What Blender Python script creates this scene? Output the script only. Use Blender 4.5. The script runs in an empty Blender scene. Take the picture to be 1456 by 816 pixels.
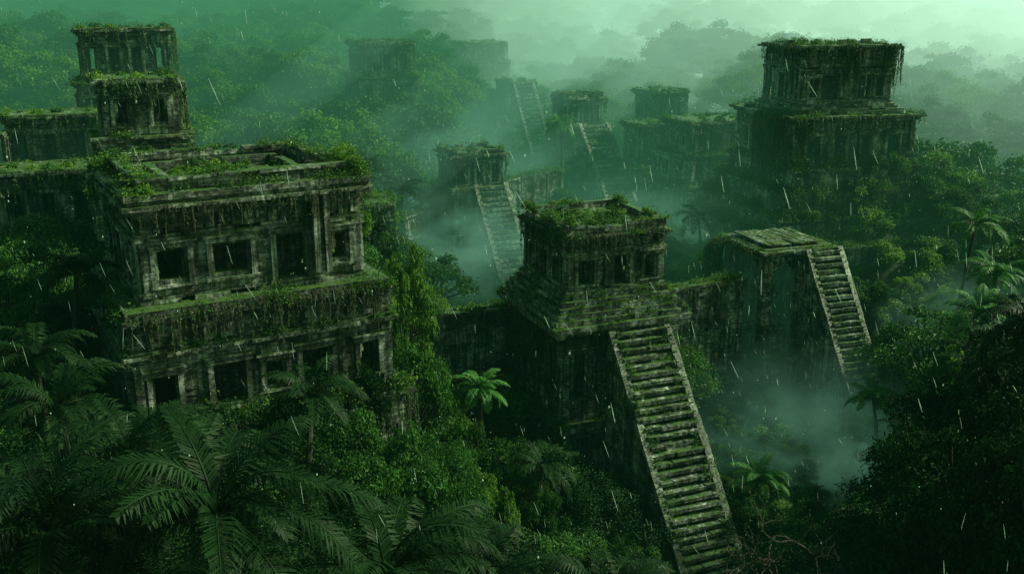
import bpy, math, random
import numpy as np
from mathutils import noise, Vector, Matrix
random.seed(7); R=np.random.RandomState(7)
scene=bpy.context.scene
scene.view_settings.view_transform='Standard'; scene.view_settings.look='None'; scene.view_settings.exposure=0
H=52.0
# ---------------------------------------------------------------- camera
cam=bpy.data.cameras.new("camera"); co=bpy.data.objects.new("camera",cam); scene.collection.objects.link(co)
cam.sensor_width=36; cam.lens=35.33; cam.clip_end=6000; cam.clip_start=0.1
co.location=(0,0,H); co.rotation_euler=(math.radians(90-16),0,0); scene.camera=co

# ---------------------------------------------------------------- materials
def newmat(name):
    m=bpy.data.materials.new(name); m.use_nodes=True; nt=m.node_tree; nt.nodes.clear()
    return m,nt,nt.nodes,nt.links
def ramp(N,stops):
    r=N.new('ShaderNodeValToRGB'); e=r.color_ramp.elements
    e[0].position,e[0].color=stops[0][0],(*stops[0][1],1)
    e[1].position,e[1].color=stops[-1][0],(*stops[-1][1],1)
    for p,c in stops[1:-1]:
        k=e.new(p); k.color=(*c,1)
    return r
def tex(N,L,coord,scale,detail=6,rough=.6):
    n=N.new('ShaderNodeTexNoise'); n.inputs['Scale'].default_value=scale; n.inputs['Detail'].default_value=detail
    n.inputs['Roughness'].default_value=rough; L.new(coord,n.inputs['Vector']); return n
def stone_mat(name,mosslo=.45,gain=1.0):
    m,nt,N,L=newmat(name)
    out=N.new('ShaderNodeOutputMaterial'); b=N.new('ShaderNodeBsdfPrincipled'); L.new(b.outputs[0],out.inputs[0])
    tc=N.new('ShaderNodeTexCoord'); P=tc.outputs['Object']
    mp0=N.new('ShaderNodeMapping'); mp0.inputs['Scale'].default_value=(1,1,1.9); L.new(P,mp0.inputs[0])
    n1=tex(N,L,P,.5,5,.65); n2=tex(N,L,mp0.outputs[0],2.2,9,.8)
    ge=N.new('ShaderNodeNewGeometry')
    g=gain
    c1=ramp(N,[(.38,(.025*g,.03*g,.025*g)),(.48,(.14*g,.16*g,.135*g)),(.59,(.48*g,.52*g,.44*g))])
    ri=N.new('ShaderNodeMath'); ri.operation='MULTIPLY_ADD'; ri.inputs[1].default_value=.14; ri.inputs[2].default_value=-.07; L.new(ge.outputs['Random Per Island'],ri.inputs[0])
    ra=N.new('ShaderNodeMath'); ra.operation='ADD'; L.new(ri.outputs[0],ra.inputs[0]); L.new(n2.outputs[0],ra.inputs[1]); L.new(ra.outputs[0],c1.inputs[0])
    c2=ramp(N,[(.4,(.18,.18,.18)),(.57,(1,1,1))]); L.new(n1.outputs[0],c2.inputs[0])
    mx=N.new('ShaderNodeMixRGB'); mx.blend_type='MULTIPLY'; mx.inputs[0].default_value=1
    L.new(c1.outputs[0],mx.inputs[1]); L.new(c2.outputs[0],mx.inputs[2])
    mp=N.new('ShaderNodeMapping'); mp.inputs['Scale'].default_value=(2.6,2.6,.12); L.new(P,mp.inputs[0])
    n3=tex(N,L,mp.outputs[0],1.0,4,.6); c3=ramp(N,[(.42,(.16,.18,.15)),(.56,(1,1,1))]); L.new(n3.outputs[0],c3.inputs[0])
    mx2=N.new('ShaderNodeMixRGB'); mx2.blend_type='MULTIPLY'; mx2.inputs[0].default_value=.9
    L.new(mx.outputs[0],mx2.inputs[1]); L.new(c3.outputs[0],mx2.inputs[2])
    sp=N.new('ShaderNodeSeparateXYZ'); L.new(ge.outputs['Normal'],sp.inputs[0])
    n4=tex(N,L,P,.9,7,.75)
    ma=N.new('ShaderNodeMath'); ma.operation='MULTIPLY_ADD'; ma.inputs[1].default_value=.15; L.new(sp.outputs[2],ma.inputs[0]); L.new(n4.outputs[0],ma.inputs[2])
    c4=ramp(N,[(mosslo+.1,(0,0,0)),(mosslo+.2,(1,1,1))]); L.new(ma.outputs[0],c4.inputs[0])
    n5=tex(N,L,P,9,3,.6); c5=ramp(N,[(.35,(.013,.04,.01)),(.7,(.12,.24,.04))]); L.new(n5.outputs[0],c5.inputs[0])
    mx3=N.new('ShaderNodeMixRGB'); L.new(c4.outputs[0],mx3.inputs[0]); L.new(mx2.outputs[0],mx3.inputs[1]); L.new(c5.outputs[0],mx3.inputs[2])
    L.new(mx3.outputs[0],b.inputs['Base Color'])
    rr=ramp(N,[(.35,(.22,)*3),(.65,(.7,)*3)]); L.new(n2.outputs[0],rr.inputs[0]); L.new(rr.outputs[0],b.inputs['Roughness'])
    bp=N.new('ShaderNodeBump'); bp.inputs['Strength'].default_value=.9; bp.inputs['Distance'].default_value=.1
    L.new(n2.outputs[0],bp.inputs['Height']); L.new(bp.outputs[0],b.inputs['Normal'])
    return m
def leaf_mat(name,dark,light,trans=.3,spec=.25):
    m,nt,N,L=newmat(name)
    out=N.new('ShaderNodeOutputMaterial')
    oi=N.new('ShaderNodeObjectInfo'); ge=N.new('ShaderNodeNewGeometry')
    n=tex(N,L,ge.outputs['Position'],.45,1,.6)
    ad=N.new('ShaderNodeMath'); ad.operation='MULTIPLY_ADD'; ad.inputs[1].default_value=.35; L.new(oi.outputs['Random'],ad.inputs[0]); L.new(n.outputs[0],ad.inputs[2])
    ad2=N.new('ShaderNodeMath'); ad2.operation='MULTIPLY_ADD'; ad2.inputs[1].default_value=.35; L.new(ge.outputs['Random Per Island'],ad2.inputs[0]); L.new(ad.outputs[0],ad2.inputs[2])
    c=ramp(N,[(.45,dark),(1.0,light)]); L.new(ad2.outputs[0],c.inputs[0])
    b=N.new('ShaderNodeBsdfPrincipled'); b.inputs['Roughness'].default_value=.5; b.inputs['Specular IOR Level'].default_value=spec
    t=N.new('ShaderNodeBsdfTranslucent'); L.new(c.outputs[0],b.inputs['Base Color']); L.new(c.outputs[0],t.inputs[0])
    mx=N.new('ShaderNodeMixShader'); mx.inputs[0].default_value=trans; L.new(b.outputs[0],mx.inputs[1]); L.new(t.outputs[0],mx.inputs[2])
    L.new(mx.outputs[0],out.inputs[0]); return m
def plain_mat(name,c1,c2,scale,rough=.9):
    m,nt,N,L=newmat(name); out=N.new('ShaderNodeOutputMaterial'); b=N.new('ShaderNodeBsdfPrincipled'); L.new(b.outputs[0],out.inputs[0])
    tc=N.new('ShaderNodeTexCoord'); n=tex(N,L,tc.outputs['Object'],scale,6,.7); c=ramp(N,[(.35,c1),(.65,c2)]); L.new(n.outputs[0],c.inputs[0])
    L.new(c.outputs[0],b.inputs['Base Color']); b.inputs['Roughness'].default_value=rough
    bp=N.new('ShaderNodeBump'); bp.inputs['Distance'].default_value=.2; L.new(n.outputs[0],bp.inputs['Height']); L.new(bp.outputs[0],b.inputs['Normal'])
    return m
STONE=stone_mat("weathered_stone",.44,1.35)
STEP=stone_mat("worn_step_stone",.49,1.5)
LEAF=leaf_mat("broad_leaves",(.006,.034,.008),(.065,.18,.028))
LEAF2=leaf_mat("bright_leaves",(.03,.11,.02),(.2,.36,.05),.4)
LEAFD=leaf_mat("shade_darkened_leaves",(.003,.011,.004),(.022,.065,.016),.2,.08)  # leaf green darkened to paint in the foreground shade
PALM=leaf_mat("palm_leaves",(.003,.013,.005),(.016,.048,.013),.2,.08)  # palm green darkened, shadow on the near palms put into the colour
PALMB=leaf_mat("lit_palm_leaves",(.025,.10,.025),(.09,.26,.05),.35,.2)  # brighter copy of the palm green, painted for lit palms
VINE=leaf_mat("vine_leaves",(.035,.08,.03),(.19,.29,.13),.3)
BARK=plain_mat("bark",(.025,.022,.016),(.08,.07,.05),3)
SOIL=plain_mat("forest_floor",(.006,.018,.006),(.02,.05,.012),.5)

# ---------------------------------------------------------------- mesh helpers
class Acc:
    def __init__(s): s.v=[];s.f=[];s.m=[];s.n=0
    def add(s,v,f,mat=0):
        v=np.asarray(v,float).reshape(-1,3); f=np.asarray(f,int).reshape(-1,4)
        s.v.append(v); s.f.append(f+s.n); s.m.append(np.full(len(f),mat)); s.n+=len(v)
    def mesh(s,name,mats,smooth=False):
        me=bpy.data.meshes.new(name)
        if s.n:
            v=np.concatenate(s.v); f=np.concatenate(s.f); m=np.concatenate(s.m)
            me.vertices.add(len(v)); me.vertices.foreach_set('co',v.ravel())
            me.loops.add(f.size); me.loops.foreach_set('vertex_index',f.ravel().astype(np.int32))
            me.polygons.add(len(f)); me.polygons.foreach_set('loop_start',np.arange(0,f.size,4,dtype=np.int32))
            me.polygons.foreach_set('material_index',m.astype(np.int32))
            me.polygons.foreach_set('use_smooth',np.full(len(f),bool(smooth)))
            me.update(calc_edges=True); me.validate()
        for x in mats: me.materials.append(x)
        return me
BF=np.array([[0,3,2,1],[4,5,6,7],[0,1,5,4],[1,2,6,5],[2,3,7,6],[3,0,4,7]])
def box(A,x0,x1,y0,y1,z0,z1,j=.02,mat=0):
    v=np.array([[x0,y0,z0],[x1,y0,z0],[x1,y1,z0],[x0,y1,z0],[x0,y0,z1],[x1,y0,z1],[x1,y1,z1],[x0,y1,z1]],float)
    if j: v+=R.uniform(-j,j,(8,3))
    A.add(v,BF,mat)
def norm(a): return a/(np.linalg.norm(a,axis=-1,keepdims=True)+1e-9)
def leaves(A,c,n,size,mat=0,wid=.3,tang=None):
    c=np.asarray(c); n=norm(np.asarray(n)); N=len(c); s=np.asarray(size).reshape(-1,1)*np.ones((N,1))
    r=R.normal(size=(N,3)) if tang is None else tang
    t=norm(r-(r*n).sum(1,keepdims=True)*n); b=np.cross(n,t)
    v=np.stack([c-t*s*.5,c+b*s*wid+n*s*.12,c+t*s*.5-n*s*.12,c-b*s*wid+n*s*.12],1).reshape(-1,3)
    A.add(v,np.arange(N*4).reshape(-1,4),mat)
def tube(A,pts,rad,sides=6,mat=1):
    pts=np.asarray(pts,float); n=len(pts); vs=[]
    for i in range(n):
        d=pts[min(i+1,n-1)]-pts[max(i-1,0)]; d=d/(np.linalg.norm(d)+1e-9)
        u=np.cross(d,[0.3,1,.1]); u/=np.linalg.norm(u)+1e-9; w=np.cross(d,u)
        for k in range(sides):
            a=2*math.pi*k/sides; vs.append(pts[i]+rad[i]*(u*math.cos(a)+w*math.sin(a)))
    f=[[i*sides+k,i*sides+(k+1)%sides,(i+1)*sides+(k+1)%sides,(i+1)*sides+k] for i in range(n-1) for k in range(sides)]
    A.add(vs,f,mat)
def link(name,me,parent=None,loc=(0,0,0),rz=0,sc=1):
    o=bpy.data.objects.new(name,me); scene.collection.objects.link(o)
    if parent: o.parent=parent
    o.location=loc; o.rotation_euler=(0,0,rz); o.scale=(sc,sc,sc) if not hasattr(sc,'__len__') else sc
    return o
def S(t): t=max(0,min(1,t)); return t*t*(3-2*t)

# ---------------------------------------------------------------- terrain
def ground(x,y):
    g=2+12*S((-x-5)/14)
    g+=12*S((y-150)/100)+10*S((y-240)/200)+50*S((y-360)/300)*(.2+.8*S((120-x)/260))
    g+=13*math.exp(-((x-46)/19)**2-((y-138)/17)**2)
    g+=9*S((x-38)/10)*S((y-65)/20)
    g+=19*math.exp(-((x-34)/12)**2-((y-49)/14)**2)
    g+=1.6*noise.noise((x*.05,y*.05,3))+ (7*noise.noise((x*.012,y*.012,9)) if y>180 else 0)
    return g
A=Acc()
xs=np.concatenate([np.linspace(-3000,-320,12),np.linspace(-300,300,121),np.linspace(320,3000,12)])
ys=np.concatenate([np.linspace(-400,-20,10),np.linspace(-10,330,86),np.linspace(340,900,50),np.linspace(1000,5000,12)])
vv=[(x,y,ground(x,y)) for y in ys for x in xs]; nx=len(xs)
A.add(vv,[[j*nx+i,j*nx+i+1,(j+1)*nx+i+1,(j+1)*nx+i] for j in range(len(ys)-1) for i in range(nx-1)])
link("ground",A.mesh("ground",[SOIL],True))

# ---------------------------------------------------------------- plants prototypes
def broadleaf(seed,height,crown,nclump,leafn,ls,mat=LEAF,flat=.6,spread=.0):
    R.seed(seed); A=Acc()
    top=np.array([R.uniform(-.6,.6),R.uniform(-.6,.6),height*.72])
    tube(A,[(0,0,-3),(0,0,0),top*[.3,.3,.5],top],[.5,.42,.3,.16],7)
    for k in range(nclump):
        a=R.uniform(0,2*math.pi); rr=crown*math.sqrt(R.uniform(0.0,1))*(1+spread*R.uniform(-.2,.5)); 
        z=height*.72+(height*.28)*(1-(rr/crown)**2)*R.uniform(.3,1.2)-R.uniform(0,1)*height*.22*(rr/crown)
        c=np.array([rr*math.cos(a),rr*math.sin(a),z]); r=R.uniform(.12,.34)*crown
        mid=(top*[1,1,.8]+c)/2+[0,0,-.4]
        tube(A,[top*[.8,.8,.75],mid,c],[.13,.08,.03],4)
        n=int(leafn*(r/(.25*crown))**2)
        d=norm(R.normal(size=(n,3))); d[:,2]=np.abs(d[:,2])*1.0-.35*R.rand(n)
        d=norm(d); rad=r*(.5+.6*R.rand(n)**.6)*(1+.25*np.sin(d[:,0]*7+k)*np.sin(d[:,1]*6+k*2))
        p=c+d*rad[:,None]*[1,1,flat]+R.normal(size=(n,3))*.1*r
        leaves(A,p,d+R.normal(size=(n,3))*.6+[0,0,.3],ls*R.uniform(.5,1.45,n),0)
        q=n//9; dd=norm(R.normal(size=(q,3))+[0,0,.2]); leaves(A,c+dd*r*R.uniform(1.0,1.45,(q,1))*[1,1,.8],R.normal(size=(q,3)),ls*R.uniform(.5,1.2,q),0)
    return A.mesh("broadleaf_crown",[mat,BARK])
def frond(A,o,az,e0,Ln,droop,pairs,ll,w=.05,mat=0):
    h=np.array([math.cos(az),math.sin(az),0]); nseg=12; p=np.array(o,float); pts=[p.copy()]; tg=[]
    for i in range(nseg):
        e=e0-droop*(i/nseg)**1.2; d=h*math.cos(e)+np.array([0,0,math.sin(e)]); tg.append(d); p=p+d*Ln/nseg; pts.append(p.copy())
    tg.append(tg[-1]); pts=np.array(pts); tg=np.array(tg)
    tube(A,pts,np.linspace(.045,.008,len(pts))*Ln/4,4,mat)
    t=np.linspace(.12,.99,pairs); idx=t*nseg; i0=np.minimum(idx.astype(int),nseg-1); fr=(idx-i0)[:,None]
    P=pts[i0]*(1-fr)+pts[i0+1]*fr; T=norm(tg[i0]*(1-fr)+tg[i0+1]*fr)
    side=np.cross(h,[0,0,1.])
    prof=(np.sin(np.clip(t*1.02,0,1)*math.pi*.86+.28))**.7
    for sgn in(-1,1):
        l=(ll*prof*R.uniform(.8,1.1,pairs))[:,None]
        d=norm(side*sgn*.85+T*(.35+.5*t[:,None])+np.array([0,0,.12])+R.normal(size=(pairs,3))*.09)
        d2=norm(d+np.array([0,0,-.75])+R.normal(size=(pairs,3))*.1)
        m=P+d*l*.5; tip=m+d2*l*.5
        v=np.stack([P-T*w*.5,P+T*w*.5,m+T*w,m-T*w,tip+T*w*.12,tip-T*w*.12],1).reshape(-1,3)
        b=np.arange(pairs)[:,None]*6
        A.add(v,np.concatenate([b+[0,1,2,3],b+[3,2,4,5]]),mat)
def palm(seed,h,L,nf=18,pairs=34,lean=1.2,mat=PALM,w=.05):
    R.seed(seed); A=Acc(); a=R.uniform(0,6.28); lx,ly=lean*math.cos(a),lean*math.sin(a)
    n=9; pts=[(lx*(i/n)**2,ly*(i/n)**2,-2+(h+2)*i/n) for i in range(n+1)]
    tube(A,pts,[.26-.1*i/n+(.03 if i%2 else 0) for i in range(n+1)],8)
    top=pts[-1]
    for k in range(nf):
        az=k*2.399+R.uniform(-.3,.3); lvl=k/nf
        frond(A,top,az,math.radians(75-75*lvl+R.uniform(-12,12)),L*R.uniform(.75,1.15),math.radians(95+R.uniform(-25,30)),pairs,L*.24,w)
    return A.mesh("palm_crown",[mat,BARK])
def fern(seed,L,nf=12,mat=PALM):
    R.seed(seed); A=Acc()
    for k in range(nf):
        frond(A,(0,0,.1),k*2.399,math.radians(R.uniform(35,75)),L*R.uniform(.7,1.1),math.radians(R.uniform(70,110)),22,L*.24,.05)
    return A.mesh("fern_fronds",[mat,BARK])
def shrub(seed,r,n,ls,mat=LEAF):
    R.seed(seed); A=Acc()
    for k in range(9):
        c=np.array([R.uniform(-r,r)*.7,R.uniform(-r,r)*.7,R.uniform(.2,.7)*r]); rr=r*R.uniform(.3,.5)
        tube(A,[(0,0,-.3),c*.6,c],[.06,.04,.02],4)
        m=n//9; d=norm(R.normal(size=(m,3))); d[:,2]=np.abs(d[:,2])-.2
        leaves(A,c+d*rr*(.5+.55*R.rand(m,1)),d+R.normal(size=(m,3))*.6,ls*R.uniform(.6,1.4,m))
    return A.mesh("shrub_leaves",[mat,BARK])
BT=[broadleaf(10+i,11.5,[4.6,3.8,5.4,4.2,5.0,3.5][i],[30,24,36,26,32,22][i],330,.3,[LEAF,LEAF,LEAF,LEAF2,LEAF,LEAF2][i],[.6,.75,.5,.65,.6,.9][i]) for i in range(6)]
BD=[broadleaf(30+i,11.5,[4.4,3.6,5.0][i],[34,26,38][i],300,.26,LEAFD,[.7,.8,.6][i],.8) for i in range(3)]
BM_=[broadleaf(36,11.5,4.4,34,300,.26,LEAF,.7,.8)]
FT=[broadleaf(40+i,11.5,5.0,26,200,.46,[LEAF,LEAF2,LEAF][i],.6) for i in range(3)]
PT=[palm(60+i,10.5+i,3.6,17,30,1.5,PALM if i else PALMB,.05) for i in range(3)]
FN=[fern(70,2.4),fern(71,2.4,12,PALMB)]
SH=[shrub(80+i,1.9,2200,.24,[LEAF,LEAF2,LEAF][i]) for i in range(3)]

# ---------------------------------------------------------------- temple kit
def wall_ring(A,w,d,z0,z1,open_={},course=.5,blk=1.0,thick=.8,miss=.01,jo=.03):
    nz=max(1,round((z1-z0)/course)); cuts=np.concatenate([[0],np.cumsum(R.uniform(.6,1.4,nz))]); cuts=z0+(z1-z0)*cuts/cuts[-1]
    for side in range(4):
        Ls=w if side%2==0 else d-2*thick; off=(d if side%2==0 else w)/2
        ops=open_.get(side,[])
        for r in range(nz):
            za,zb=cuts[r],cuts[r+1]; zm=(za+zb)/2; ro=R.uniform(-.05,.05)
            iv=[(-Ls/2,Ls/2)]
            for (xc,ow,zl,zh) in ops:
                if zl<zm<zh:
                    nv=[]
                    for a,b in iv:
                        lo,hi=xc-ow/2,xc+ow/2
                        if hi<=a or lo>=b: nv.append((a,b)); continue
                        if lo>a: nv.append((a,lo))
                        if hi<b: nv.append((hi,b))
                    iv=nv
            for a,b in iv:
                x=a; first=True
                while x<b-.02:
                    L_=blk*R.uniform(.5,1.9)*(.5 if first and r%2 else 1); first=False
                    xe=min(b,x+L_); 
                    if b-xe<.25: xe=b
                    if R.rand()>miss:
                        o=off+R.uniform(-jo,jo)+ro-(R.uniform(.05,.25) if R.rand()<.07 else 0); seg(A,side,x+.01,xe-.01,o,thick,za+.01,zb-.01,.012)
                    x=xe
def seg(A,side,xa,xb,o,thick,za,zb,j=.02):
    if side==0: box(A,xa,xb,-o,-o+thick,za,zb,j)
    elif side==2: box(A,-xb,-xa,o-thick,o,za,zb,j)
    elif side==1: box(A,o-thick,o,xa,xb,za,zb,j)
    else: box(A,-o,-o+thick,-xb,-xa,za,zb,j)
def cornice(A,w,d,z,layers,thick=1.0,blk=1.7,miss=.04,fill=True):
    for (h,ov) in layers:
        for side in range(4):
            Ls=(w if side%2==0 else d)+2*ov; off=(d if side%2==0 else w)/2+ov
            if side%2: Ls-=2*thick
            x=-Ls/2
            while x<Ls/2-.02:
                xe=min(Ls/2,x+blk*R.uniform(.5,1.5)); 
                if Ls/2-xe<.4: xe=Ls/2
                if R.rand()>miss: seg(A,side,x+.01,xe-.01,off+R.uniform(-.06,.04)-(R.uniform(.1,.35) if R.rand()<.1 else 0),thick,z+R.uniform(-.015,.015),z+h+R.uniform(-.04,.03),.04)
                x=xe
        if fill: box(A,-w/2-ov+thick*.8,w/2+ov-thick*.8,-d/2-ov+thick*.8,d/2+ov-thick*.8,z+.02,z+h-.06,0)
        z+=h
    return z
def frames(A,w,d,ops):
    for side,l in ops.items():
        off=(d if side%2==0 else w)/2
        for (xc,ow,zl,zh) in l:
            for s in(-1,1):
                x=xc+s*(ow/2+.17); seg(A,side,x-.19,x+.19,off+.22,.5,zl-.1,zh+.02,.02,)
                x=xc+s*(ow/2-.08); seg(A,side,x-.1,x+.1,off-.15,.4,zl,zh,.02)
            seg(A,side,xc-ow/2-.5,xc+ow/2+.5,off+.3,.6,zh+.03,zh+.38,.03)
            seg(A,side,xc-ow/2-.65,xc+ow/2+.65,off+.42,.6,zh+.40,zh+.58,.03)
            seg(A,side,xc-ow/2+.02,xc+ow/2-.02,off-.1,.4,zh-.22,zh-.01,.02)
            seg(A,side,xc-ow/2-.5,xc+ow/2+.5,off+.28,.6,zl-.3,zl-.12,.03)
def pilasters(A,w,d,z0,z1,n,skip):
    for side in range(4):
        Ls=(w if side%2==0 else d); off=(d if side%2==0 else w)/2
        for k in range(n+1):
            x=-Ls/2+.35+(Ls-.7)*k/n
            if any(abs(x-o[0])<o[1]/2+.45 for o in skip.get(side,[])): continue
            zz=z0+.36
            while zz<z1-.4:
                ze=min(z1-.36,zz+R.uniform(.5,1.1)); seg(A,side,x-.3+R.uniform(-.02,.02),x+.3+R.uniform(-.02,.02),off+.2+R.uniform(-.02,.02),.5,zz,ze-.006,.012); zz=ze
            seg(A,side,x-.4,x+.4,off+.28,.5,z0,z0+.35,.02); seg(A,side,x-.4,x+.4,off+.28,.5,z1-.35,z1-.02,.02)
def frieze(A,w,d,z,h,step=.9):
    for side in range(4):
        Ls=(w if side%2==0 else d); off=(d if side%2==0 else w)/2; n=int(Ls/step)
        for k in range(n):
            if R.rand()<.12: continue
            x=-Ls/2+Ls*(k+.5)/n; q=.34*step; t=R.randint(0,3)
            seg(A,side,x-q,x+q,off+.2,.4,z,z+h*.28,.015)
            if t<2: seg(A,side,x-q,x-q+.2,off+.19,.4,z+h*.3,z+h,.015); seg(A,side,x,x+q,off+.18,.4,z+h*.6,z+h*.85,.015)
            else: seg(A,side,x-q*.5,x+q*.5,off+.23,.4,z+h*.36,z+h*.8,.03); seg(A,side,x-q,x+q,off+.15,.4,z+h*.86,z+h,.015)
def panels(A,w,d,z0,z1,n,skip):
    """stepped relief panels (masks) between pilasters"""
    for side in range(4):
        Ls=(w if side%2==0 else d); off=(d if side%2==0 else w)/2
        for k in range(n):
            x=-Ls/2+.35+(Ls-.7)*(k+.5)/n; hw=(Ls-.7)/n/2-.42
            if hw<.2 or any(abs(x-o[0])<o[1]/2+hw+.2 for o in skip.get(side,[])): continue
            h=z1-z0; zc=(z0+z1)/2
            seg(A,side,x-hw,x+hw,off+.12,.4,z0+h*.12,z0+h*.2,.015); seg(A,side,x-hw,x+hw,off+.12,.4,z1-h*.2,z1-h*.12,.015)
            seg(A,side,x-hw,x-hw+.16,off+.11,.4,z0+h*.21,z1-h*.21,.015); seg(A,side,x+hw-.16,x+hw,off+.11,.4,z0+h*.21,z1-h*.21,.015)
            seg(A,side,x-hw*.5,x+hw*.5,off+.16,.4,zc-h*.12,zc+h*.1,.03); seg(A,side,x-hw*.28,x+hw*.28,off+.24,.4,zc-h*.2,zc+h*.2,.03)
def stairs(A,xo,yt,zt,zb,tan,w,rise=.62,core=True):
    n=int((zt-zb)/rise); run=rise/tan
    for i in range(n):
        z=zt-i*rise; y=yt-(i+1)*run
        parts=[-w/2]+sorted(R.uniform(-w/2+.6,w/2-.6,R.randint(0,4)).tolist())+[w/2]
        for a,b in zip(parts[:-1],parts[1:]):
            if b-a<.15 or R.rand()<.035: continue
            dz=R.uniform(-.09,.03); dy=R.uniform(-.12,.05)
            box(A,xo+a+.008,xo+b-.008,y+dy,y+run*1.9,z-rise*.5+dz,z+dz,.04,1)
        if core:
            box(A,xo-w/2+.1,xo+w/2-.1,y+run*.75,yt+.2,z-rise-.02,z-rise*.3,.01)
            for s in(-1,1):
                xx=xo+s*(w/2+.05)
                m=max(1,int((yt-y)/1.3))
                e=np.linspace(y+run*.3,yt,m+1)
                for a,b in zip(e[:-1],e[1:]): box(A,min(xx,xx+s*.35)+R.uniform(-.03,.03),max(xx,xx+s*.35)+R.uniform(-.03,.03),a+.004,b-.004,z-rise+.004,z-.004,.012)
    for s in(-1,1):
        xx=xo+s*(w/2+.28); i=0
        while i<n:
            k=R.randint(2,4); j=min(n,i+k)
            y0,z0=yt-i*run,zt-i*rise; y1,z1=yt-j*run,zt-j*rise
            hh=.38+R.uniform(-.06,.06); q=R.uniform(-.04,.04)
            v=[[xx-.33+q,y1,z1-.3],[xx+.33+q,y1,z1-.3],[xx+.33+q,y0,z0-.3],[xx-.33+q,y0,z0-.3],[xx-.33+q,y1+.01,z1+hh],[xx+.33+q,y1+.01,z1+hh],[xx+.33+q,y0-.01,z0+hh],[xx-.33+q,y0-.01,z0+hh]]
            if R.rand()>.08: A.add(np.array(v)+R.uniform(-.04,.04,(8,3)),BF,1)
            i=j
def stair_plants(P,xo,yt,zt,zb,tan,w,n=60):
    for _ in range(n):
        t=R.rand(); x=xo+R.choice([-1,1])*w/2*R.uniform(.7,1.1) if R.rand()<.8 else xo+R.uniform(-w/2,w/2)
        z=zt-t*(zt-zb); y=yt-(zt-z)/tan; r=R.uniform(.12,.5); m=int(90*r)+8
        leaves(P,np.array([x,y-.2,z])+R.normal(size=(m,3))*r*[1,1,.6]+[0,0,r*.3],R.normal(size=(m,3))+[0,-.3,.8],.16*R.uniform(.5,1.4,m),R.randint(0,2))
def ledge_plants(A,w,d,z,dens,hmax=.5,ls=.2,width=.8):
    for side in range(4):
        Ls=(w if side%2==0 else d); off=(d if side%2==0 else w)/2
        n=int(Ls*dens*3.4)
        for _ in range(n):
            x=R.uniform(-Ls/2,Ls/2); 
            k=noise.noise((x*.45+side*17,z,w))
            if k<-.04: continue
            r=R.uniform(.15,.5)*(.6+k*1.4)*hmax*1.7; o=off-R.uniform(0,width)
            m=int(28*(r/.3)); 
            p=np.stack([x+R.normal(size=m)*r,-o+R.normal(size=m)*r*.7,z+np.abs(R.normal(size=m))*r*.9-(.4*r)],1)
            if side==2: p[:,:2]*=-1
            if side==1: p=np.stack([-p[:,1],p[:,0],p[:,2]],1)
            if side==3: p=np.stack([p[:,1],-p[:,0],p[:,2]],1)
            leaves(A,p,R.normal(size=(m,3))+[0,0,.8],ls*R.uniform(.5,1.4,m),R.randint(0,2))
def fill_plants(A,w,d,z,n,r0=.6,ls=.22):
    for _ in range(n):
        c=np.array([R.uniform(-w/2,w/2),R.uniform(-d/2,d/2),z]); r=R.uniform(.4,1.4)*r0; m=int(150*r)
        dd=norm(R.normal(size=(m,3))); dd[:,2]=np.abs(dd[:,2]); leaves(A,c+dd*r*R.uniform(.4,1,(m,1))*[1,1,.8],dd+R.normal(size=(m,3))*.7,ls*R.uniform(.6,1.4,m),R.randint(0,2))
def bush(P,cx,cy,cz,r,m=900,mat=1,ls=.22):
    for k in range(5):
        c=np.array([cx,cy,cz])+R.normal(size=3)*r*.4; q=m//5; dd=norm(R.normal(size=(q,3))); leaves(P,c+dd*r*.6*R.uniform(.4,1,(q,1)),dd+R.normal(size=(q,3))*.6,ls*R.uniform(.6,1.4,q),mat)
def vines(A,side,xa,xb,off,z,lmin,lmax,n,ls=.14,bulge=.35):
    for _ in range(n):
        x=R.uniform(xa,xb); ln=R.uniform(lmin,lmax)*(.35+.65*abs(math.sin(x*1.7))); m=int(ln/.45)+3
        t=np.linspace(0,1,m); bb=bulge*R.uniform(.2,1.2); ph=R.uniform(0,6)
        px=x+np.sin(t*4+ph)*.12*ln*.2; po=off-.3+(bb+.3)*(1-(1-np.minimum(t*5,1))**2)+np.sin(t*7+ph)*.05; pz=z+.12*np.sin(np.minimum(t*5,1)*3.14)-t*ln
        def tr(px,po,pz):
            if side==0: return np.stack([px,-po,pz],1)
            if side==2: return np.stack([-px,po,pz],1)
            if side==1: return np.stack([po,px,pz],1)
            return np.stack([-po,-px,pz],1)
        P=tr(px,po,pz); tube(A,P,[.03]*m,3,2)
        q=int(ln*12); tt=R.rand(q)**1.2; ix=np.minimum((tt*(m-1)).astype(int),m-2); fr=(tt*(m-1)-ix)[:,None]
        c=P[ix]*(1-fr)+P[ix+1]*fr+R.normal(size=(q,3))*.06
        tg=np.tile([0,0,-1.],(q,1))+R.normal(size=(q,3))*.35
        leaves(A,c,R.normal(size=(q,3))*[1,1,.3],ls*R.uniform(.6,1.6,q),3 if R.rand()<.6 else 0,.25,tg)
def temple(name,x,y,phi,build):
    R.seed(int(abs(x*13+y*7))%9999)
    e=bpy.data.objects.new(name,None); scene.collection.objects.link(e); e.location=(x,y,0); e.rotation_euler=(0,0,math.radians(phi))
    M=Acc(); St=Acc(); P=Acc(); V=Acc()
    build(M,St,P,V)
    for nm,a,mt in(("masonry",M,[STONE,STEP]),("staircase",St,[STONE,STEP]),("ledge_plants",P,[LEAF,LEAF2]),("hanging_vines",V,[LEAF,LEAF2,BARK,VINE])):
        if a.n: link(nm,a.mesh(nm,mt),e)
    return e
def core(A,w,d,z0,z1,i): box(A,-w/2+i,w/2-i,-d/2+i,d/2-i,z0,z1,0)

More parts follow.
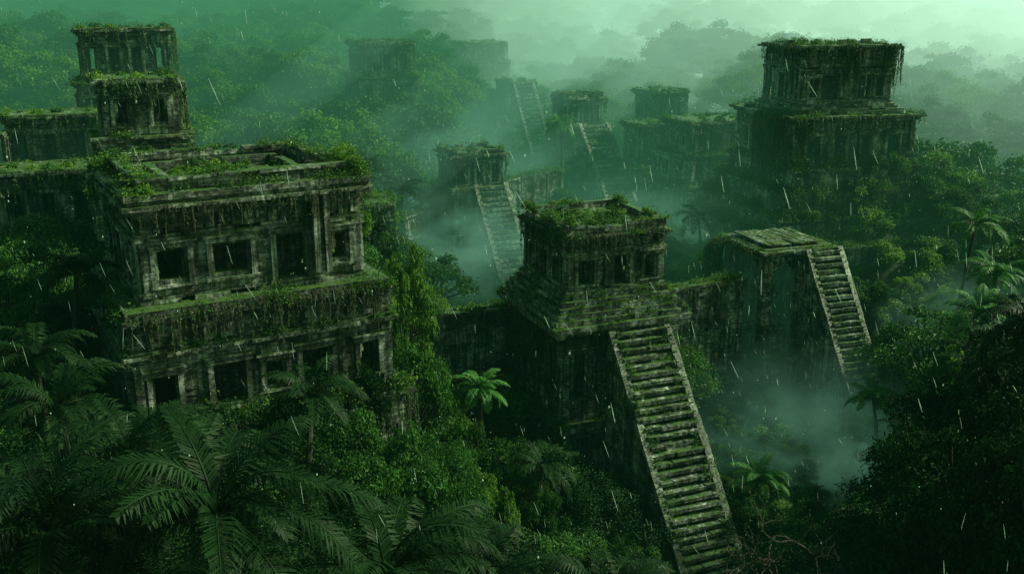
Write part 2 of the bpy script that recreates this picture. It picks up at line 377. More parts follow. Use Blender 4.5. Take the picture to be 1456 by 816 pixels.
def house(M,P,V,w,d,z0,z1,ops,npil=6,fr=True,crn=None,parapet=1.1,veg=1.0,inset=2.4):
    core(M,w,d,z0,z1,inset)
    cornice(M,w,d,z0-.02,[(.3,.28),(.22,.12)],1.0)
    wall_ring(M,w,d,z0+.5,z1,ops); frames(M,w,d,ops); pilasters(M,w,d,z0+.52,z1,npil,ops)
    z=cornice(M,w,d,z1,[(.28,.3),(.2,.15)])
    if fr:
        wall_ring(M,w,d,z,z+1.2,{},.6); core(M,w,d,z,z+1.2,.7); frieze(M,w,d,z+.15,.9); z+=1.2
    z=cornice(M,w,d,z,crn or [(.25,.2),(.28,.45),(.25,.7),(.2,.4)])
    if parapet:
        wall_ring(M,w+.5,d+.5,z,z+parapet,{},.35,1.4,.7,.08)
        box(M,-w/2,w/2,-d/2,d/2,z-.1,z+.15,0)
        fill_plants(P,w-2,d-2,z+.1,int(w*d*.3*veg),.6)
        ledge_plants(P,w+.5,d+.5,z+parapet,1.6*veg,.45,.2,.5)
    ledge_plants(P,w+1.2,d+1.2,z-.2,1.0*veg,.35,.16,.5)
    return z+parapet

# ---- central temple
def t_central(M,St,P,V):
    w=10.2
    ops={0:[(.6,1.7,25.8,28.6),(-3.2,1.7,26.1,28.4),(3.8,1.5,26.1,28.4)],3:[(0,1.6,25.8,28.5),(2.9,1.5,26.1,28.4),(-2.9,1.5,26.1,28.4)],1:[(0,1.6,25.8,28.4)]}
    z=25.2; core(M,w,w,25.2,29,2.8)
    cornice(M,w,w,25.18,[(.3,.28),(.22,.12)],1.0); wall_ring(M,w,w,25.7,28.9,ops,.42); frames(M,w,w,ops); pilasters(M,w,w,25.72,28.9,5,ops)
    z=cornice(M,w,w,28.9,[(.28,.35),(.2,.15)]); wall_ring(M,w,w,z,z+.8,{},.4); core(M,w,w,z,z+.8,.7); frieze(M,w,w,z+.08,.65,.8); z+=.8
    z=cornice(M,w,w,z,[(.3,.3),(.3,.6),(.22,.25)])
    wall_ring(M,w+.3,w+.3,z,z+.8,{},.35,1.4,.7,.12); box(M,-w/2+.2,w/2-.2,-w/2+.2,w/2-.2,z-.1,z+.15,0)
    fill_plants(P,w-2,w-2,z+.1,50,.7); ledge_plants(P,w+.5,w+.5,z+.8,2.4,.5,.2,.6); ledge_plants(P,w+1.2,w+1.2,z-.3,2.0,.4,.16,.5)
    bush(P,-w/2+.6,-w/2+1,z+.8,1.0); bush(P,w/2-.6,-w/2+2,z+.8,.8,600); bush(P,w/2,-2,29.5,1.1,800,0)
    zz=25.2
    for k in range(6):
        ww=w+1.0+k*.72; zz-=.52
        core(M,ww,ww,zz-.02,zz+.5,.7); wall_ring(M,ww,ww,zz,zz+.5,{},.5,1.6,.9,.02)
        ledge_plants(P,ww,ww,zz+.5,2.2,.28,.15,.3)
    zt=zz
    cornice(M,13,13,zt-.7,[(.35,.3),(.33,.7)])
    s=11.6
    ops2={3:[(2.6,2.4,14,20.0),(-2.2,2.0,14.5,19.5)],0:[(-3.9,1.6,15,19.5)]}
    core(M,s,s,-2,zt-.7,2.6); wall_ring(M,s,s,2,zt-.7,ops2,.55,1.3); frames(M,s,s,ops2); frieze(M,s,s,zt-2,1.1)
    pilasters(M,s,s,12.5,zt-2.3,4,ops2)
    cornice(M,s,s,11.2,[(.4,.4),(.4,.9),(.3,.5)]); ledge_plants(P,s+1.6,s+1.6,12.3,2,.6,.2,.9)
    core(M,s+2,s+2,-2,6,.8); wall_ring(M,s+2,s+2,1,6,{},.62,1.3); cornice(M,s+2,s+2,6,[(.3,.3),(.3,.6)]); ledge_plants(P,s+3,s+3,6.6,2,.6,.22,1.2)
    stairs(St,1.6,-6.7,zt+.2,0.5,1.22,5.4,.66); stair_plants(P,1.6,-6.7,zt+.2,.5,1.22,5.6,220)
    vines(V,3,-5,5.5,6.6,zt-.1,2,8,90,.15,.3); vines(V,0,-6,-2,6.6,zt-.1,1,5,35,.14)
    vines(V,3,-5,5,5.7,30.9,.8,4,60,.13,.2); vines(V,0,-5,5,5.7,30.9,.5,2.8,70,.13,.2); vines(V,3,-6,6,6.9,12,1.5,5,50,.16,.5)
temple("maya_temple",8.0,97.5,22,t_central)

# ---- big left temple
def t_left(M,St,P,V):
    w=16.2; d=14.6; z0=31.4
    ops={0:[(2.6,2.4,32.1,35.5),(-1.8,2.8,32.8,35.3),(6.3,1.7,32.8,35.2),(-6.0,2.2,32.8,35.3)],3:[(-3.8,1.8,32.3,35.4),(0,1.8,32.3,35.4),(3.8,1.8,32.3,35.4)],1:[(-3,1.6,32.4,35.2),(3,1.6,32.4,35.2)]}
    z=z0; core(M,w,d,z0,36,3.6)
    cornice(M,w,d,z0-.02,[(.3,.28),(.22,.12)],1.0)
    wall_ring(M,w,d,z0+.5,35.9,ops,.5,1.3); frames(M,w,d,ops); pilasters(M,w,d,z0+.52,35.9,7,ops)
    z=cornice(M,w,d,35.9,[(.28,.35),(.2,.15)])
    wall_ring(M,w,d,z,z+1.2,{},.4); core(M,w,d,z,z+1.2,.7); frieze(M,w,d,z+.15,.9); z+=1.2
    z=cornice(M,w,d,z,[(.3,.25),(.35,.65),(.28,1.0),(.3,.6)])
    wall_ring(M,w+1.6,d+1.6,z,z+.45,{},.45,2.2,.8,.05)
    wall_ring(M,w-1.2,d-1.2,z-.1,z+1.1,{},.4,2.2,.7,.06); cornice(M,w-1.2,d-1.2,z+1.1,[(.25,.25)],.95,2.6,.07,False)
    wall_ring(M,w-5.5,d-5.5,z-.1,z+.8,{},.4,2.0,.6,.15)
    fill_plants(P,w-4,d-4,z+.1,70,.8,.24); ledge_plants(P,w+1.2,d+1.2,z+.4,2.6,.6,.2,1.2); ledge_plants(P,w-1,d-1,z+1.3,1.6,.5,.2,.9)
    for (cx,cy,r) in((w/2-.3,-d/2+1.5,1.6),(w/2,-d/2+3,1.3),(-w/2+1,-d/2+.5,1.0),(-w/2,d/2-2,1.4),(w/2+.4,-d/2+.4,1.2)): bush(P,cx,cy,z+.8,r,1000)
    bush(P,w/2+.8,-d/2+2,z-1.5,1.3,900); bush(P,w/2+.8,-d/2+1.2,z-3.5,1.0,700)
    seg(M,0,4.2,4.6,d/2+.9,.6,32.3,z-.3,.06); seg(M,0,5.0,5.4,d/2+.9,.6,32.3,z-.3,.06); seg(M,0,4.62,4.98,d/2+.55,.4,32.3,z-.3,.04)
    for k in range(9): seg(M,0,4.6,5.0,d/2+.72,.3,32.6+k*.75,32.85+k*.75,.03)
    box(M,-w/2-1.6,w/2+1.6,-d/2-1.6,d/2+1.6,z0-.5,z0-.03,0)
    w2,d2=w+3,d+3
    cornice(M,w2,d2,z0-1.3,[(.4,.1),(.35,.4)],1.6); ledge_plants(P,w2+.8,d2+.8,z0-.5,6.4,.75,.2,2.2)
    ops2={0:[(-3,2.4,23.5,26.8),(3.6,2.4,23.5,26.8),(0.4,1.6,24.2,26.4),(-7.5,1.8,24,26.6),(7.8,1.6,24,26.6)],1:[(-4,1.8,23.5,26.4),(3,1.8,23.5,26.4)],3:[(0,2,23.5,26.4)]}
    core(M,w2,d2,-2,z0-1.3,3.4)
    wall_ring(M,w2,d2,28.6,z0-1.3,{},.35); frieze(M,w2,d2,28.8,1.1,1.2); cornice(M,w2,d2,27.8,[(.3,.25),(.3,.6),(.2,.3)]); ledge_plants(P,w2+1,d2+1,28.6,2.6,.4,.17,.6)
    wall_ring(M,w2,d2,22.8,27.8,ops2,.5,1.3); frames(M,w2,d2,ops2); pilasters(M,w2,d2,22.9,27.7,8,ops2); panels(M,w2,d2,23.3,27.4,8,ops2)
    cornice(M,w2+1.6,d2+1.6,21.8,[(.4,.2),(.4,.6),(.3,.2)],1.6); ledge_plants(P,w2+2.6,d2+2.6,22.8,4.0,.8,.22,1.4)
    wall_ring(M,w2+1.6,d2+1.6,10,21.8,{},.6,1.5)
    vines(V,0,-8,8,d/2+.9,38.6,.4,2.6,80,.13,.15); vines(V,3,-7,7,w/2+.9,38.6,.6,3,50,.13,.15); vines(V,0,-9.5,9.5,d2/2+.5,31.2,.8,4,130,.15,.25); vines(V,1,-7,7,w/2+.9,39.0,1,5,90,.15,.25)
    vines(V,1,-8,8,w2/2+.5,31.2,1,6,100,.15,.3); vines(V,0,-10,10,d2/2+1.5,22.8,2,8,130,.18,.3); vines(V,1,-10,10,w2/2+1.5,22.8,2,8,100,.18,.3)
temple("maya_temple",-22.3,77.5,30,t_left)

# ---- right shrine tower with stairs
def t_shrine(M,St,P,V):
    w=9.4; zt=22.6
    cornice(M,w,w,zt-.9,[(.3,.0),(.3,.4),(.3,.8)],1.2); box(M,-w/2,w/2,-w/2,w/2,zt-.2,zt+.12,0,1)
    cornice(M,w-3,w-3,zt+.1,[(.3,.2)],1.0)
    for k in range(-4,5):
        for q in range(3): box(M,k*.9-.36,k*.9+.36,-w/2+.7+q*2.7,-w/2+3.3+q*2.7,zt+.41,zt+.55+R.uniform(-.05,.08),.04,1)
    for (cx,cy) in((-w/2,-w/2),(-w/2,w/2),(w/2,w/2),(w/2,-w/2),(.9,-w/2)):
        for zz in np.arange(9,zt-.95,.6):
            q=.5+R.uniform(-.05,.08); x=cx-math.copysign(.6,cx) if abs(cx)>1 else cx; y=cy-math.copysign(.6,cy)
            box(M,x-q,x+q,y-q,y+q,zz+.01,min(zz+.59,zt-.95),.03)
    box(M,-w/2+.6,w/2-.6,w/2-1,w/2-.4,9,zt-1,.03); box(M,w/2-1,w/2-.4,-w/2+1,w/2-1,9,zt-1,.03)
    for k in range(4):   # corbelled arches, front and left openings
        zz=zt-1.0-(k+1)*.5; e=1.7-k*.42
        box(M,-w/2+1.1,-w/2+1.1+e,-w/2+.1,-w/2+1.1,zz,zz+.48,.02); box(M,.35-e,.35,-w/2+.1,-w/2+1.1,zz,zz+.48,.02)
        box(M,-w/2+.1,-w/2+1.1,-w/2+1.1,-w/2+1.1+e*1.3,zz,zz+.48,.02); box(M,-w/2+.1,-w/2+1.1,w/2-1.1-e*1.3,w/2-1.1,zz,zz+.48,.02)
    ox,oy=-1.9,-1.6
    for i,(r,za,zb) in enumerate([(2.0,8,11.2),(1.6,11.2,11.9),(1.8,11.9,12.3),(1.0,12.3,13.0),(1.3,13,13.4),(.5,13.4,15.6),(.8,15.6,16.1),(1.1,16.1,16.5),(.7,16.5,17.4),(.3,17.4,18.1)]):
        box(M,ox-r,ox+r,oy-r,oy+r,za,zb,.05,1)
    ww=w+1.4
    cornice(M,ww,ww,8.4,[(.3,.2),(.3,.5)]); core(M,ww,ww,-2,8.5,.7); wall_ring(M,ww,ww,-1,8.4,{},.6,1.3); ledge_plants(P,ww+.8,ww+.8,9,2,.5,.2,1.2)
    stairs(St,3.2,-5.4,zt-.3,0.5,1.45,4.0,.68,True); stair_plants(P,3.2,-5.4,zt-.3,.5,1.45,4.2,60)
    vines(V,3,-4.8,-2.4,5.6,zt+.1,5,13,110,.2,1.8); vines(V,3,-4.5,4.5,5.6,zt+.1,.5,2,40,.2,.4); vines(V,0,-4.6,-3.4,5.4,zt+.1,1,4,14,.16,.3)
    ledge_plants(P,w+1.4,w+1.4,zt+.1,.8,.3,.16,.6)
temple("maya_shrine",33.6,124,19,t_shrine)

# ---- upper right grand temple
def t_grand(M,St,P,V):
    w=13.4;d=11;z0=38.2
    ops={0:[(-2.4,2.2,38.8,42.2),(2.6,1.8,38.8,42),(5.0,1.2,39.2,41.6),(-5.0,1.4,39.2,41.6)],3:[(0,1.8,38.8,42)],1:[(0,1.8,38.8,42)]}
    house(M,P,V,w,d,z0,42.6,ops,8,False,[(.4,.2),(.5,.1)],0,.8)
    wall_ring(M,w,d,43.9,45.4,{},.5); core(M,w,d,43.5,45.4,.7); frieze(M,w,d,44.1,1.0)
    cornice(M,w,d,45.4,[(.35,1.0),(.2,.6)],1.4); ledge_plants(P,w-1,d-1,46,.8,.5,.2,1.5); fill_plants(P,w-3,d-2,46,12,.7)
    for sx in(-.9,-.3,.35,.85): box(M,sx*w/2-.5,sx*w/2+.5,-.6,.6,45.9,46.3+R.uniform(0,.3),.08)
    w2,d2=w+5,d+6
    cornice(M,w+1.6,d+1.6,37.5,[(.35,.1),(.3,-.2)],1.2); cornice(M,w+3.2,d+3.4,36.9,[(.35,.1),(.3,-.1)],1.4)
    cornice(M,w2,d2,36.1,[(.4,.5),(.35,1.0)],1.6); ledge_plants(P,w2+1.6,d2+1.6,36.9,1.6,.4,.2,1.6)
    ops2={0:[(-2,1.8,31,34.2),(2,1.8,31,34.2),(6,1.8,31,34.2),(-6,1.8,31,34.2)],3:[(0,2,31,34.2),(5,2,31,34.2),(-5,2,31,34.2)],1:[(3,1.6,31,34.2)]}
    core(M,w2,d2,10,36.2,2.6); wall_ring(M,w2,d2,30,36.1,ops2,.6,1.3); frames(M,w2,d2,ops2); pilasters(M,w2,d2,30,35,10,ops2); frieze(M,w2,d2,35,.9)
    for k in range(4):
        ww=w2+1+k*2.6; dd=d2+2+k*3; zt=30-k*3
        cornice(M,ww,dd,zt-.5,[(.5,.3)],1.8); core(M,ww,dd,zt-3,zt-.4,.7); wall_ring(M,ww,dd,zt-3,zt-.5,{},.6,1.3); ledge_plants(P,ww,dd,zt,3.8,1.3,.25,1.8)
        for _ in range(6): bush(P,R.uniform(-ww/2,ww/2),-dd/2+R.uniform(-.5,1),zt+.3,R.uniform(.9,2.0),900,R.randint(0,2),.26)
    vines(V,0,-6.5,0,d/2+1,46,.6,2.4,24,.2,.15); vines(V,0,-1.2,1.0,d/2+1,46,3,6,50,.2,.2); vines(V,0,4.6,6.5,d/2+1,46,2,6,36,.2,.2); vines(V,1,-6,6,w/2+1,46,3,8,80,.2,.3); vines(V,3,-5,5,w/2+1,46,1,5,30,.2,.3)
    vines(V,0,-9.5,-7,d2/2+1.1,36.9,2,8,50,.22,.5); vines(V,0,-9.5,9.5,d2/2+1.1,36.9,.5,2.2,46,.22,.3); vines(V,3,0,9,w2/2+1.1,36.9,3,11,110,.22,.7); vines(V,0,-12,12,d2/2+3,27,1,6,120,.22,.5)
temple("maya_temple",44.5,145,13,t_grand)

# ---- small stair temples
def small(w,zt,zb,hz,stx,tan,sw,steps=5):
    def b(M,St,P,V):
        z1=zt-1.6; z0=z1-hz
        ops={s:[(o,w*.13,z0+.6,z1-.3) for o in(-w*.3,0,w*.3)] for s in range(4)}
        house(M,P,V,w*.9,w*.9,z0,z1,ops,4,False,[(.35,.3),(.35,.7)],.6,.6,1.8)
        z=z0
        cornice(M,w,w,z-.5,[(.5,.5)])
        for k in range(steps):
            ww=w+.8+k*1.1; h=(z0-.5-zb)/steps; z=z0-.5-(k+1)*h
            core(M,ww,ww,z-.05,z+h,.7); wall_ring(M,ww,ww,z,z+h-.3,{},.6,1.4); cornice(M,ww,ww,z+h-.3,[(.28,.25)]); ledge_plants(P,ww,ww,z+h,1.5,.6,.24,.7)
        stairs(St,stx,-w/2-.6,z0+.1,zb,tan,sw,.7)
        vines(V,0,-w/2,w/2,w/2+.5,z0,1,4,30,.2,.3); vines(V,1,-w/2,w/2,w/2+.5,zt-.5,1,5,40,.2,.3); vines(V,3,-w/2,w/2,w/2+.5,z0-.5,1,5,40,.2,.3)
    return b
temple("maya_temple",-6.3,150,24,small(8.2,30.6,10,3.6,1.4,1.25,4.2))
temple("maya_temple",11.8,185,26,small(7.2,35.5,12,3.8,1.2,1.2,5.0))

def block_tower(w,d,zt,zb,levels,veg=1.0):
    def b(M,St,P,V):
        z=zt; h=(zt-zb)/levels
        cornice(M,w,d,zt-.5,[(.3,.8),(.2,.5)]); ledge_plants(P,w+1,d+1,zt,.7*veg,.45,.22,1); fill_plants(P,w,d,zt-.1,int(6*veg),.8,.3)
        for k in range(levels):
            ww,dd=w+k*1.8,d+k*1.8; za=zt-.5-(k+1)*h
            n=max(2,int(ww/3)); ops={s:[(-ww/2+ww*(i+.5)/n,1.5,za+h*.2,za+h*.7) for i in range(n)] for s in range(4)}
            core(M,ww,dd,za,za+h,1.8); wall_ring(M,ww,dd,za,za+h-.6,ops,.65,1.4); frames(M,ww,dd,ops); cornice(M,ww,dd,za+h-.6,[(.3,.3),(.28,.6)]); ledge_plants(P,ww+1,dd+1,za+h,1.4*veg,.5,.24,.8)
        vines(V,0,-w/2,w/2,d/2+.6,zt,1,4,22,.24,.3); vines(V,1,-d/2,d/2,w/2+.6,zt,2,8,50,.24,.4)
    return b
temple("ruined_stone_tower",-40.5,110,24,block_tower(7.6,7.0,44,28,3))
temple("ruined_stone_tower",-57,152,20,block_tower(12,11,48,20,4))
temple("ruined_stone_tower",-26,203,22,block_tower(10,9.5,44,14,5,1.6))
temple("ruined_stone_tower",-9,275,24,block_tower(11,10,41,20,5))
temple("ruined_stone_building",-52,116,18,block_tower(13,7,33.5,20,2))
temple("ruined_stone_building",-60,136,18,block_tower(14,7,37.5,24,2))
temple("ruined_stone_building",24,180,20,block_tower(6,6,31,10,3))
temple("ruined_stone_building",33,168,22,block_tower(12,9,33,14,4,1.6))
temple("ruined_stone_building",29,200,24,block_tower(7,7,35,14,3))
temple("ruined_stone_building",-22,128,24,block_tower(10,8,27,12,2,1.4))
def pyr(zt):
    def b(M,St,P,V):
        for k in range(9):
            ww=7+k*3.2; z=zt-k*2.3; core(M,ww,ww,z-2.4,z,.7); wall_ring(M,ww,ww,z-2.3,z-.03,{},.75,1.6); ledge_plants(P,ww,ww,z,.8,.6,.3,1)
        stairs(St,0,-3.5,zt,zt-21,1.44,4,.75)
    return b
temple("stepped_pyramid",52,240,24,pyr(38))
temple("stepped_pyramid",1,226,24,pyr(34.5))

# ---- free standing walls
def wall(name,x0,y0,x1,y1,zt,zb,th=1.6,veg=2.5):
    L_=math.hypot(x1-x0,y1-y0); R.seed(int(abs(x0*10)))
    e=bpy.data.objects.new(name,None); scene.collection.objects.link(e); e.location=((x0+x1)/2,(y0+y1)/2,0); e.rotation_euler=(0,0,math.atan2(y1-y0,x1-x0))
    M=Acc();P=Acc();V=Acc()
    box(M,-L_/2+.3,L_/2-.3,-th/2+.35,th/2-.35,zb,zt,0); wall_ring(M,L_,th,zb,zt,{},.6,1.3,.5,.02); cornice(M,L_,th,zt,[(.3,.25)],.8,1.6,.06)
    pilasters(M,L_,th,zb,zt,max(2,int(L_/3.5)),{})
    ledge_plants(P,L_,th,zt+.3,veg*1.6,.5,.2,1.2); vines(V,0,-L_/2,L_/2,th/2+.3,zt+.3,.8,3.0,int(L_*3),.16,.2)
    link("masonry",M.mesh("masonry",[STONE,STEP]),e); link("moss_and_plants",P.mesh("p",[LEAF,LEAF2]),e); link("hanging_vines",V.mesh("v",[LEAF,LEAF2,BARK,VINE]),e)
wall("stone_wall",-9,99,3.5,103,20.5,6); wall("stone_wall",15,112,28,119,19,5); wall("stone_wall",42,128,58,132,20.5,8); wall("stone_wall",-16,140,-9,150,22,8); wall("stone_wall",-2,158,8,170,24,10)

# ---------------------------------------------------------------- vegetation layout (world space)
excl=[(8,97.5,9.3),(-22.4,77.5,13.2),(33.6,124,7.5),(44.5,145,14),(-6.3,150,7.5),(11.8,185,7),(-40.5,110,6),(-57,152,9),(-26,203,8),(-9,275,9),(-52,116,7),(-60,136,7),(24,180,5),(33,168,8),(29,200,5),(-22,128,6),(52,240,12),(1,226,12)]
def corr(x,y,x0,y0,x1,y1,r):
    dx,dy=x1-x0,y1-y0; t=max(0,min(1,((x-x0)*dx+(y-y0)*dy)/(dx*dx+dy*dy))); return math.hypot(x-x0-t*dx,y-y0-t*dy)<r
stair_c=[(11.5,91,20.5,70,5.2),(37,118,44,103,4.5),(-3,144,6,128,4.5),(15,180,22,165,5),(-9,99,3.5,103,2),(15,112,28,119,2),(42,128,58,132,2)]
caps=[(2,26,40,60,14),(6,25,60,92,8),(-6,8,70,92,15),(-34,-8,40,66,26),(-12,4,88,104,15),(18,38,84,122,6.2),(24,50,98,118,8),(-10,10,104,146,16),(8,30,120,182,21),(26,62,104,130,19),(-10,4,40,70,18),(-46,-30,60,100,31),(22,31,64,90,8.5),(28,70,55,74,29),(26,60,42,55,32),(31,70,74,92,22),(14,27,52,66,13)]
def free(x,y,m=1.0):
    for a,b,r in excl:
        if math.hypot(x-a,y-b)<r*m: return False
    return not any(corr(x,y,*c) for c in stair_c)
def capz(x,y):
    c=1e9
    for x0,x1,y0,y1,z in caps:
        if x0<x<x1 and y0<y<y1: c=min(c,z)
    return c
canopy=bpy.data.objects.new("distant_jungle_canopy",None); scene.collection.objects.link(canopy)
under=bpy.data.objects.new("jungle_undergrowth",None); scene.collection.objects.link(under)
rnd=random.Random(5)
def place(me,x,y,h0,parent,name,smin=.75,smax=1.2,zoff=0):
    g=ground(x,y); s=rnd.uniform(smin,smax); c=capz(x,y)
    if g+h0*s>c: s=(c-g)/h0
    if s<.3: return False
    link(name,me,parent,(x,y,g+zoff),rnd.uniform(0,6.28),(s*rnd.uniform(.95,1.2),s*rnd.uniform(.95,1.2),s)); return True
def grid(y0,y1,step,fn,x0=None,x1=None):
    y=y0
    while y<y1:
        hw=.56*y+14; x=-hw if x0 is None else x0
        while x<(hw if x1 is None else x1):
            fn(x+rnd.uniform(-.45,.45)*step,y+rnd.uniform(-.45,.45)*step); x+=step
        y+=step*.9
def near(x,y):
    if not free(x,y,1.06): return
    r=rnd.random()
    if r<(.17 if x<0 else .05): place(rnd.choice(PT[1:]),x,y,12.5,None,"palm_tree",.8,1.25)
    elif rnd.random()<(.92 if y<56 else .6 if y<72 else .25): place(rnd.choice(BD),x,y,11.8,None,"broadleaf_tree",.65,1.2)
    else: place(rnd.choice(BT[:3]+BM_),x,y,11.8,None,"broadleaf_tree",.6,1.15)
def mid(x,y):
    if not free(x,y,1.06): return
    if rnd.random()<.1: place(rnd.choice(PT[1:]),x,y,12.5,canopy,"palm")
    else: place(rnd.choice(BT+BM_*2),x,y,11.8,canopy,"tree",.7,1.25)
def far(x,y):
    if not free(x,y,1.0): return
    place(rnd.choice(FT),x,y,11.8,canopy,"tree",.8,1.6)
def low(x,y):
    if not free(x,y,.82): return
    g=ground(x,y)
    if rnd.random()<.3: link("fern",rnd.choice(FN),under,(x,y,g),rnd.uniform(0,6),rnd.uniform(.7,1.4))
    else: link("shrub",rnd.choice(SH),under,(x,y,g),rnd.uniform(0,6),rnd.uniform(.7,1.6))
def low2(x,y):
    if not free(x,y,.62): return
    link("shrub",rnd.choice(SH),under,(x,y,ground(x,y)-.3),rnd.uniform(0,6),rnd.uniform(1.0,2.0))
grid(30,82,4.6,near); grid(82,150,4.9,mid); grid(150,300,7,far); grid(300,640,12,far); grid(48,135,3.2,low)
grid(128,150,2.6,low2,24,72); grid(74,112,2.8,low2,17,40)

for i,(x,y,z,L_) in enumerate([(-9.5,32,34.6,5.8),(-5.8,33,31.0,5.2),(-17.5,32,33.5,5.8),(-14,40,31.5,4.6),(-12,30,31,5.0),(-1.0,38,27.0,4.8),(4.5,38,26.5,4.6),(-34,72,32,4.2),(-30,60,30,4),(40,85,25,3.6),(28,58,30,3.2),(47,92,26.5,3.8),(22,85,9,3.2),(50,108,28,4.2),(-2.5,84,18.5,3.0),(9,172,31,4),(33,60,30,4.2),(-20,46,30,4.6),(-24,52,30,4.4),(25.8,45,36.6,3.6),(43,78,27,3.6),(37,92,14,3.2)]):
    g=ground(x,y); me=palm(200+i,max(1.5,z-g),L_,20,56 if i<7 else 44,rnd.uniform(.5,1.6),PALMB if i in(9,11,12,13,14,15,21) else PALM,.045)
    link("palm_tree",me,None,(x,y,g),rnd.uniform(0,6.28))
for i,(x,y,zt,s,k) in enumerate([(-9.6,86,31.5,.8,'y'),(-8.5,80,26,.8,'b'),(26,52,30,1.0,'d'),(30,56,33,1.15,'d'),(34,50,34.5,1.1,'d'),(27.5,46,33,1.0,'d'),(23,46,28,.9,'d'),(25,57,25,.8,'d'),(38,60,32,1.1,'d'),(-38,84,33,1,'b'),(-41,78,32,1,'b'),(-12.5,65.5,24.5,.85,'b'),(-9,68,22.5,.8,'b'),(-15.5,62.5,25.5,.85,'d'),(-6.5,71,20,.8,'b'),(-19,60,26.5,.9,'d'),(-11,72,24,.7,'d'),(40,66,29,1,'b'),(34,60,31,.9,'b'),(40,82,21,1,'b'),(44,86,23,1,'y'),(-2.5,81.5,17,.6,'b'),(0,80,15,.6,'b'),(-4.5,83,18,.5,'y'),(22,82.5,9,.5,'b'),(20,86,9,.5,'b'),(24.5,87,8.5,.6,'b'),(-4.8,75,19,.6,'b'),(-1,71,16.5,.55,'y'),(2,76,14.5,.5,'b'),(25.5,42.5,32.5,.9,'d')]):
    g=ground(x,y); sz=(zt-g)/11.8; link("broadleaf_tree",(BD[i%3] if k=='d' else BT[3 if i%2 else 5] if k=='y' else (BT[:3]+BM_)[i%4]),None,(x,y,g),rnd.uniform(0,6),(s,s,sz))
def bare(seed):
    R.seed(seed); A=Acc()
    def br(p,d,l,r,k):
        pts=[p];q=p.copy();dd=d.copy()
        for i in range(5): dd=norm(dd+R.normal(size=3)*.28); q=q+dd*l/5; pts.append(q.copy())
        tube(A,pts,np.linspace(r,r*.6,6),5)
        if k==0: 
            n=10; leaves(A,q+R.normal(size=(n,3))*.3,R.normal(size=(n,3)),.22*R.uniform(.6,1.3,n)); return
        for j in range(3 if k>2 else 2+R.randint(0,2)):
            br(pts[-1] if j else pts[3],norm(dd+R.normal(size=3)*.65+[0,0,.05]),l*.74,r*.6,k-1)
    br(np.array([0,0,-1.]),np.array([-.15,.1,1.]),6,.38,5); return A.mesh("branches",[LEAFD,BARK])
for (x,y,zz) in[(22,58,1.0),(25.5,62,1.0)]:
    link("gnarled_tree",bare(int(x)),None,(x,y,ground(x,y)),1.0,zz)

# ---------------------------------------------------------------- rain and mist
m,nt,N,L=newmat("rain_water"); out=N.new('ShaderNodeOutputMaterial'); b=N.new('ShaderNodeBsdfPrincipled'); b.inputs['Base Color'].default_value=(.85,.95,.9,1); b.inputs['Roughness'].default_value=.2
t=N.new('ShaderNodeBsdfTranslucent'); t.inputs[0].default_value=(.85,.95,.9,1); mx=N.new('ShaderNodeMixShader'); L.new(b.outputs[0],mx.inputs[1]);L.new(t.outputs[0],mx.inputs[2]);L.new(mx.outputs[0],out.inputs[0]); RAINM=m
R.seed(3); A=Acc()
for _ in range(1500):
    y=R.uniform(20,110); x=R.uniform(-.6,.6)*y; z=R.uniform(4,60)
    l=R.uniform(.1,.75); d=norm(np.array([-.28+R.normal()*.2,.1,1.])); p=np.array([x,y,z]); tube(A,[p,p+d*l*.5,p+d*l],[.003,.008,.003],4,0)
for _ in range(700):
    y=R.uniform(18,90); x=R.uniform(-.6,.6)*y; z=R.uniform(4,60); p=np.array([x,y,z]); tube(A,[p,p+[.01,0,.03],p+[0,0,.06]],[.008,.02,.006],5,0)
link("rain",A.mesh("rain",[RAINM]))
def fogmat(name,dens,col,ns=None,thr=.42):
    m,nt,N,L=newmat(name); out=N.new('ShaderNodeOutputMaterial')
    a=N.new('ShaderNodeVolumeAbsorption'); a.inputs[0].default_value=(0,0,0,1); a.inputs[1].default_value=dens
    e=N.new('ShaderNodeEmission'); e.inputs[0].default_value=(*col,1); e.inputs[1].default_value=dens  # emission stands in for light scattered by the mist
    s=N.new('ShaderNodeAddShader'); L.new(a.outputs[0],s.inputs[0]); L.new(e.outputs[0],s.inputs[1]); L.new(s.outputs[0],out.inputs['Volume'])
    if ns:
        tc=N.new('ShaderNodeTexCoord'); n=tex(N,L,tc.outputs['Object'],ns,3,.6)
        ln=N.new('ShaderNodeVectorMath'); ln.operation='LENGTH'; L.new(tc.outputs['Object'],ln.inputs[0])
        f=N.new('ShaderNodeMapRange'); f.inputs[1].default_value=1.0; f.inputs[2].default_value=.2; L.new(ln.outputs['Value'],f.inputs[0])
        q=N.new('ShaderNodeMapRange'); q.inputs[1].default_value=thr; q.inputs[2].default_value=thr+.25; L.new(n.outputs[0],q.inputs[0])
        mm=N.new('ShaderNodeMath'); mm.operation='MULTIPLY'; L.new(f.outputs[0],mm.inputs[0]); L.new(q.outputs[0],mm.inputs[1])
        m2=N.new('ShaderNodeMath'); m2.operation='MULTIPLY'; m2.inputs[1].default_value=dens; L.new(mm.outputs[0],m2.inputs[0])
        L.new(m2.outputs[0],a.inputs[1]); L.new(m2.outputs[0],e.inputs[1])
    return m
def ellip(name,c,r,mat):
    bpy.ops.mesh.primitive_uv_sphere_add(segments=64,ring_count=32,location=c); o=bpy.context.object; o.name=name; o.scale=r; o.data.materials.append(mat); return o
ellip("mist",(0,150,0),(700,600,85),fogmat("thin_mist",.0005,(.02,.13,.06)))
ellip("mist",(-20,378,10),(460,262,85),fogmat("deep_mist",.0055,(.075,.31,.155)))
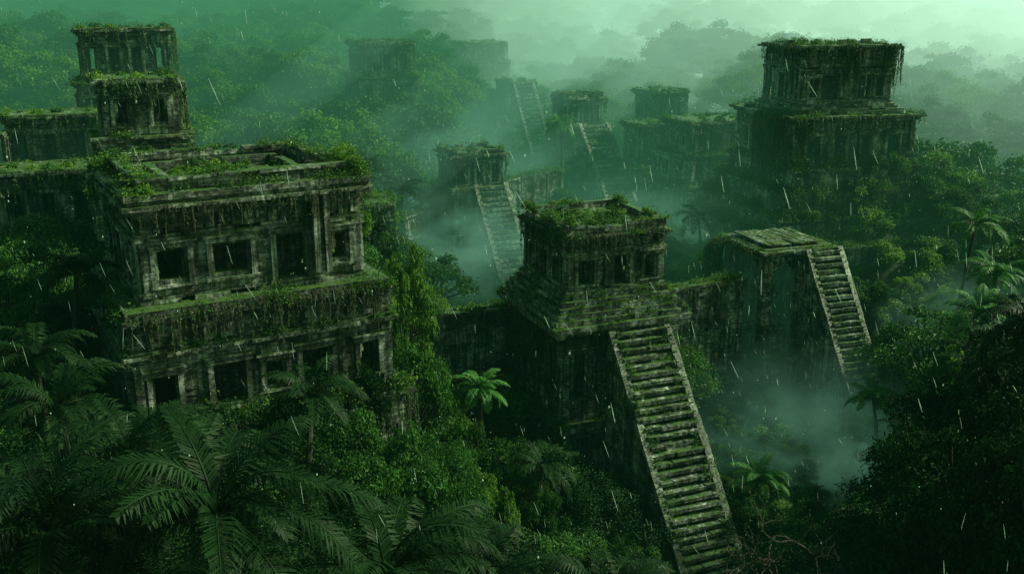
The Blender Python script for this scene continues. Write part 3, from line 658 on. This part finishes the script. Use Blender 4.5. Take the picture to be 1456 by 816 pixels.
BM=fogmat("bright_mist",.0033,(1.45,2.2,1.65))  # self-glowing mist, paints the bright haze at upper right
ellip("mist",(190,440,30),(250,310,85),BM)
ellip("mist",(250,455,40),(235,310,105),BM)
ellip("mist",(310,455,50),(250,320,130),BM)
for c,r,dn,col in [((31,97,5),(17,15,14),.055,(.16,.42,.27)),((-6,136,19),(17,14,9),.08,(.19,.46,.3)),((52,104,17),(13,12,8),.07,(.19,.46,.3)),((22,157,17),(24,16,10),.05,(.19,.46,.3)),((-12,172,24),(24,18,12),.05,(.19,.46,.3))]:
    ellip("light_shaft",c,r,fogmat("wisp_mist",dn,col,2.2,.42))

# ---------------------------------------------------------------- light
el,az=math.radians(36),math.radians(72)
dirv=Vector((math.sin(az)*math.cos(el),math.cos(az)*math.cos(el),math.sin(el)))
SH_=fogmat("light_shaft_glow",.005,(.45,1.1,.75))  # glowing ellipsoids along the sun direction, added as painted light shafts
for k,(x,y,z,r) in enumerate([(-30,150,40,4),(-8,140,42,2.5),(6,150,44,5),(30,160,48,3),(20,175,50,6)]):
    o=ellip("light_shaft",(x,y,z),(r,r,60),SH_); o.rotation_euler=dirv.to_track_quat('Z','Y').to_euler()
world=bpy.data.worlds.new("World"); scene.world=world; world.use_nodes=True; nt=world.node_tree; N=nt.nodes; L=nt.links
bg=N['Background']; sky=N.new('ShaderNodeTexSky'); sky.sky_type='NISHITA'; sky.sun_disc=False; sky.sun_elevation=el; sky.sun_rotation=az; sky.dust_density=4; sky.air_density=1.5
mm=N.new('ShaderNodeMixRGB'); mm.blend_type='MULTIPLY'; mm.inputs[0].default_value=1; mm.inputs[2].default_value=(.62,1,.54,1)
L.new(sky.outputs[0],mm.inputs[1]); L.new(mm.outputs[0],bg.inputs[0]); bg.inputs[1].default_value=.08
sd=bpy.data.lights.new("sun",'SUN'); sd.energy=5; sd.angle=math.radians(4); sd.color=(.9,1,.7)
so=bpy.data.objects.new("sun",sd); scene.collection.objects.link(so)
so.rotation_euler=dirv.to_track_quat('Z','Y').to_euler()
print("objects",len(bpy.data.objects))
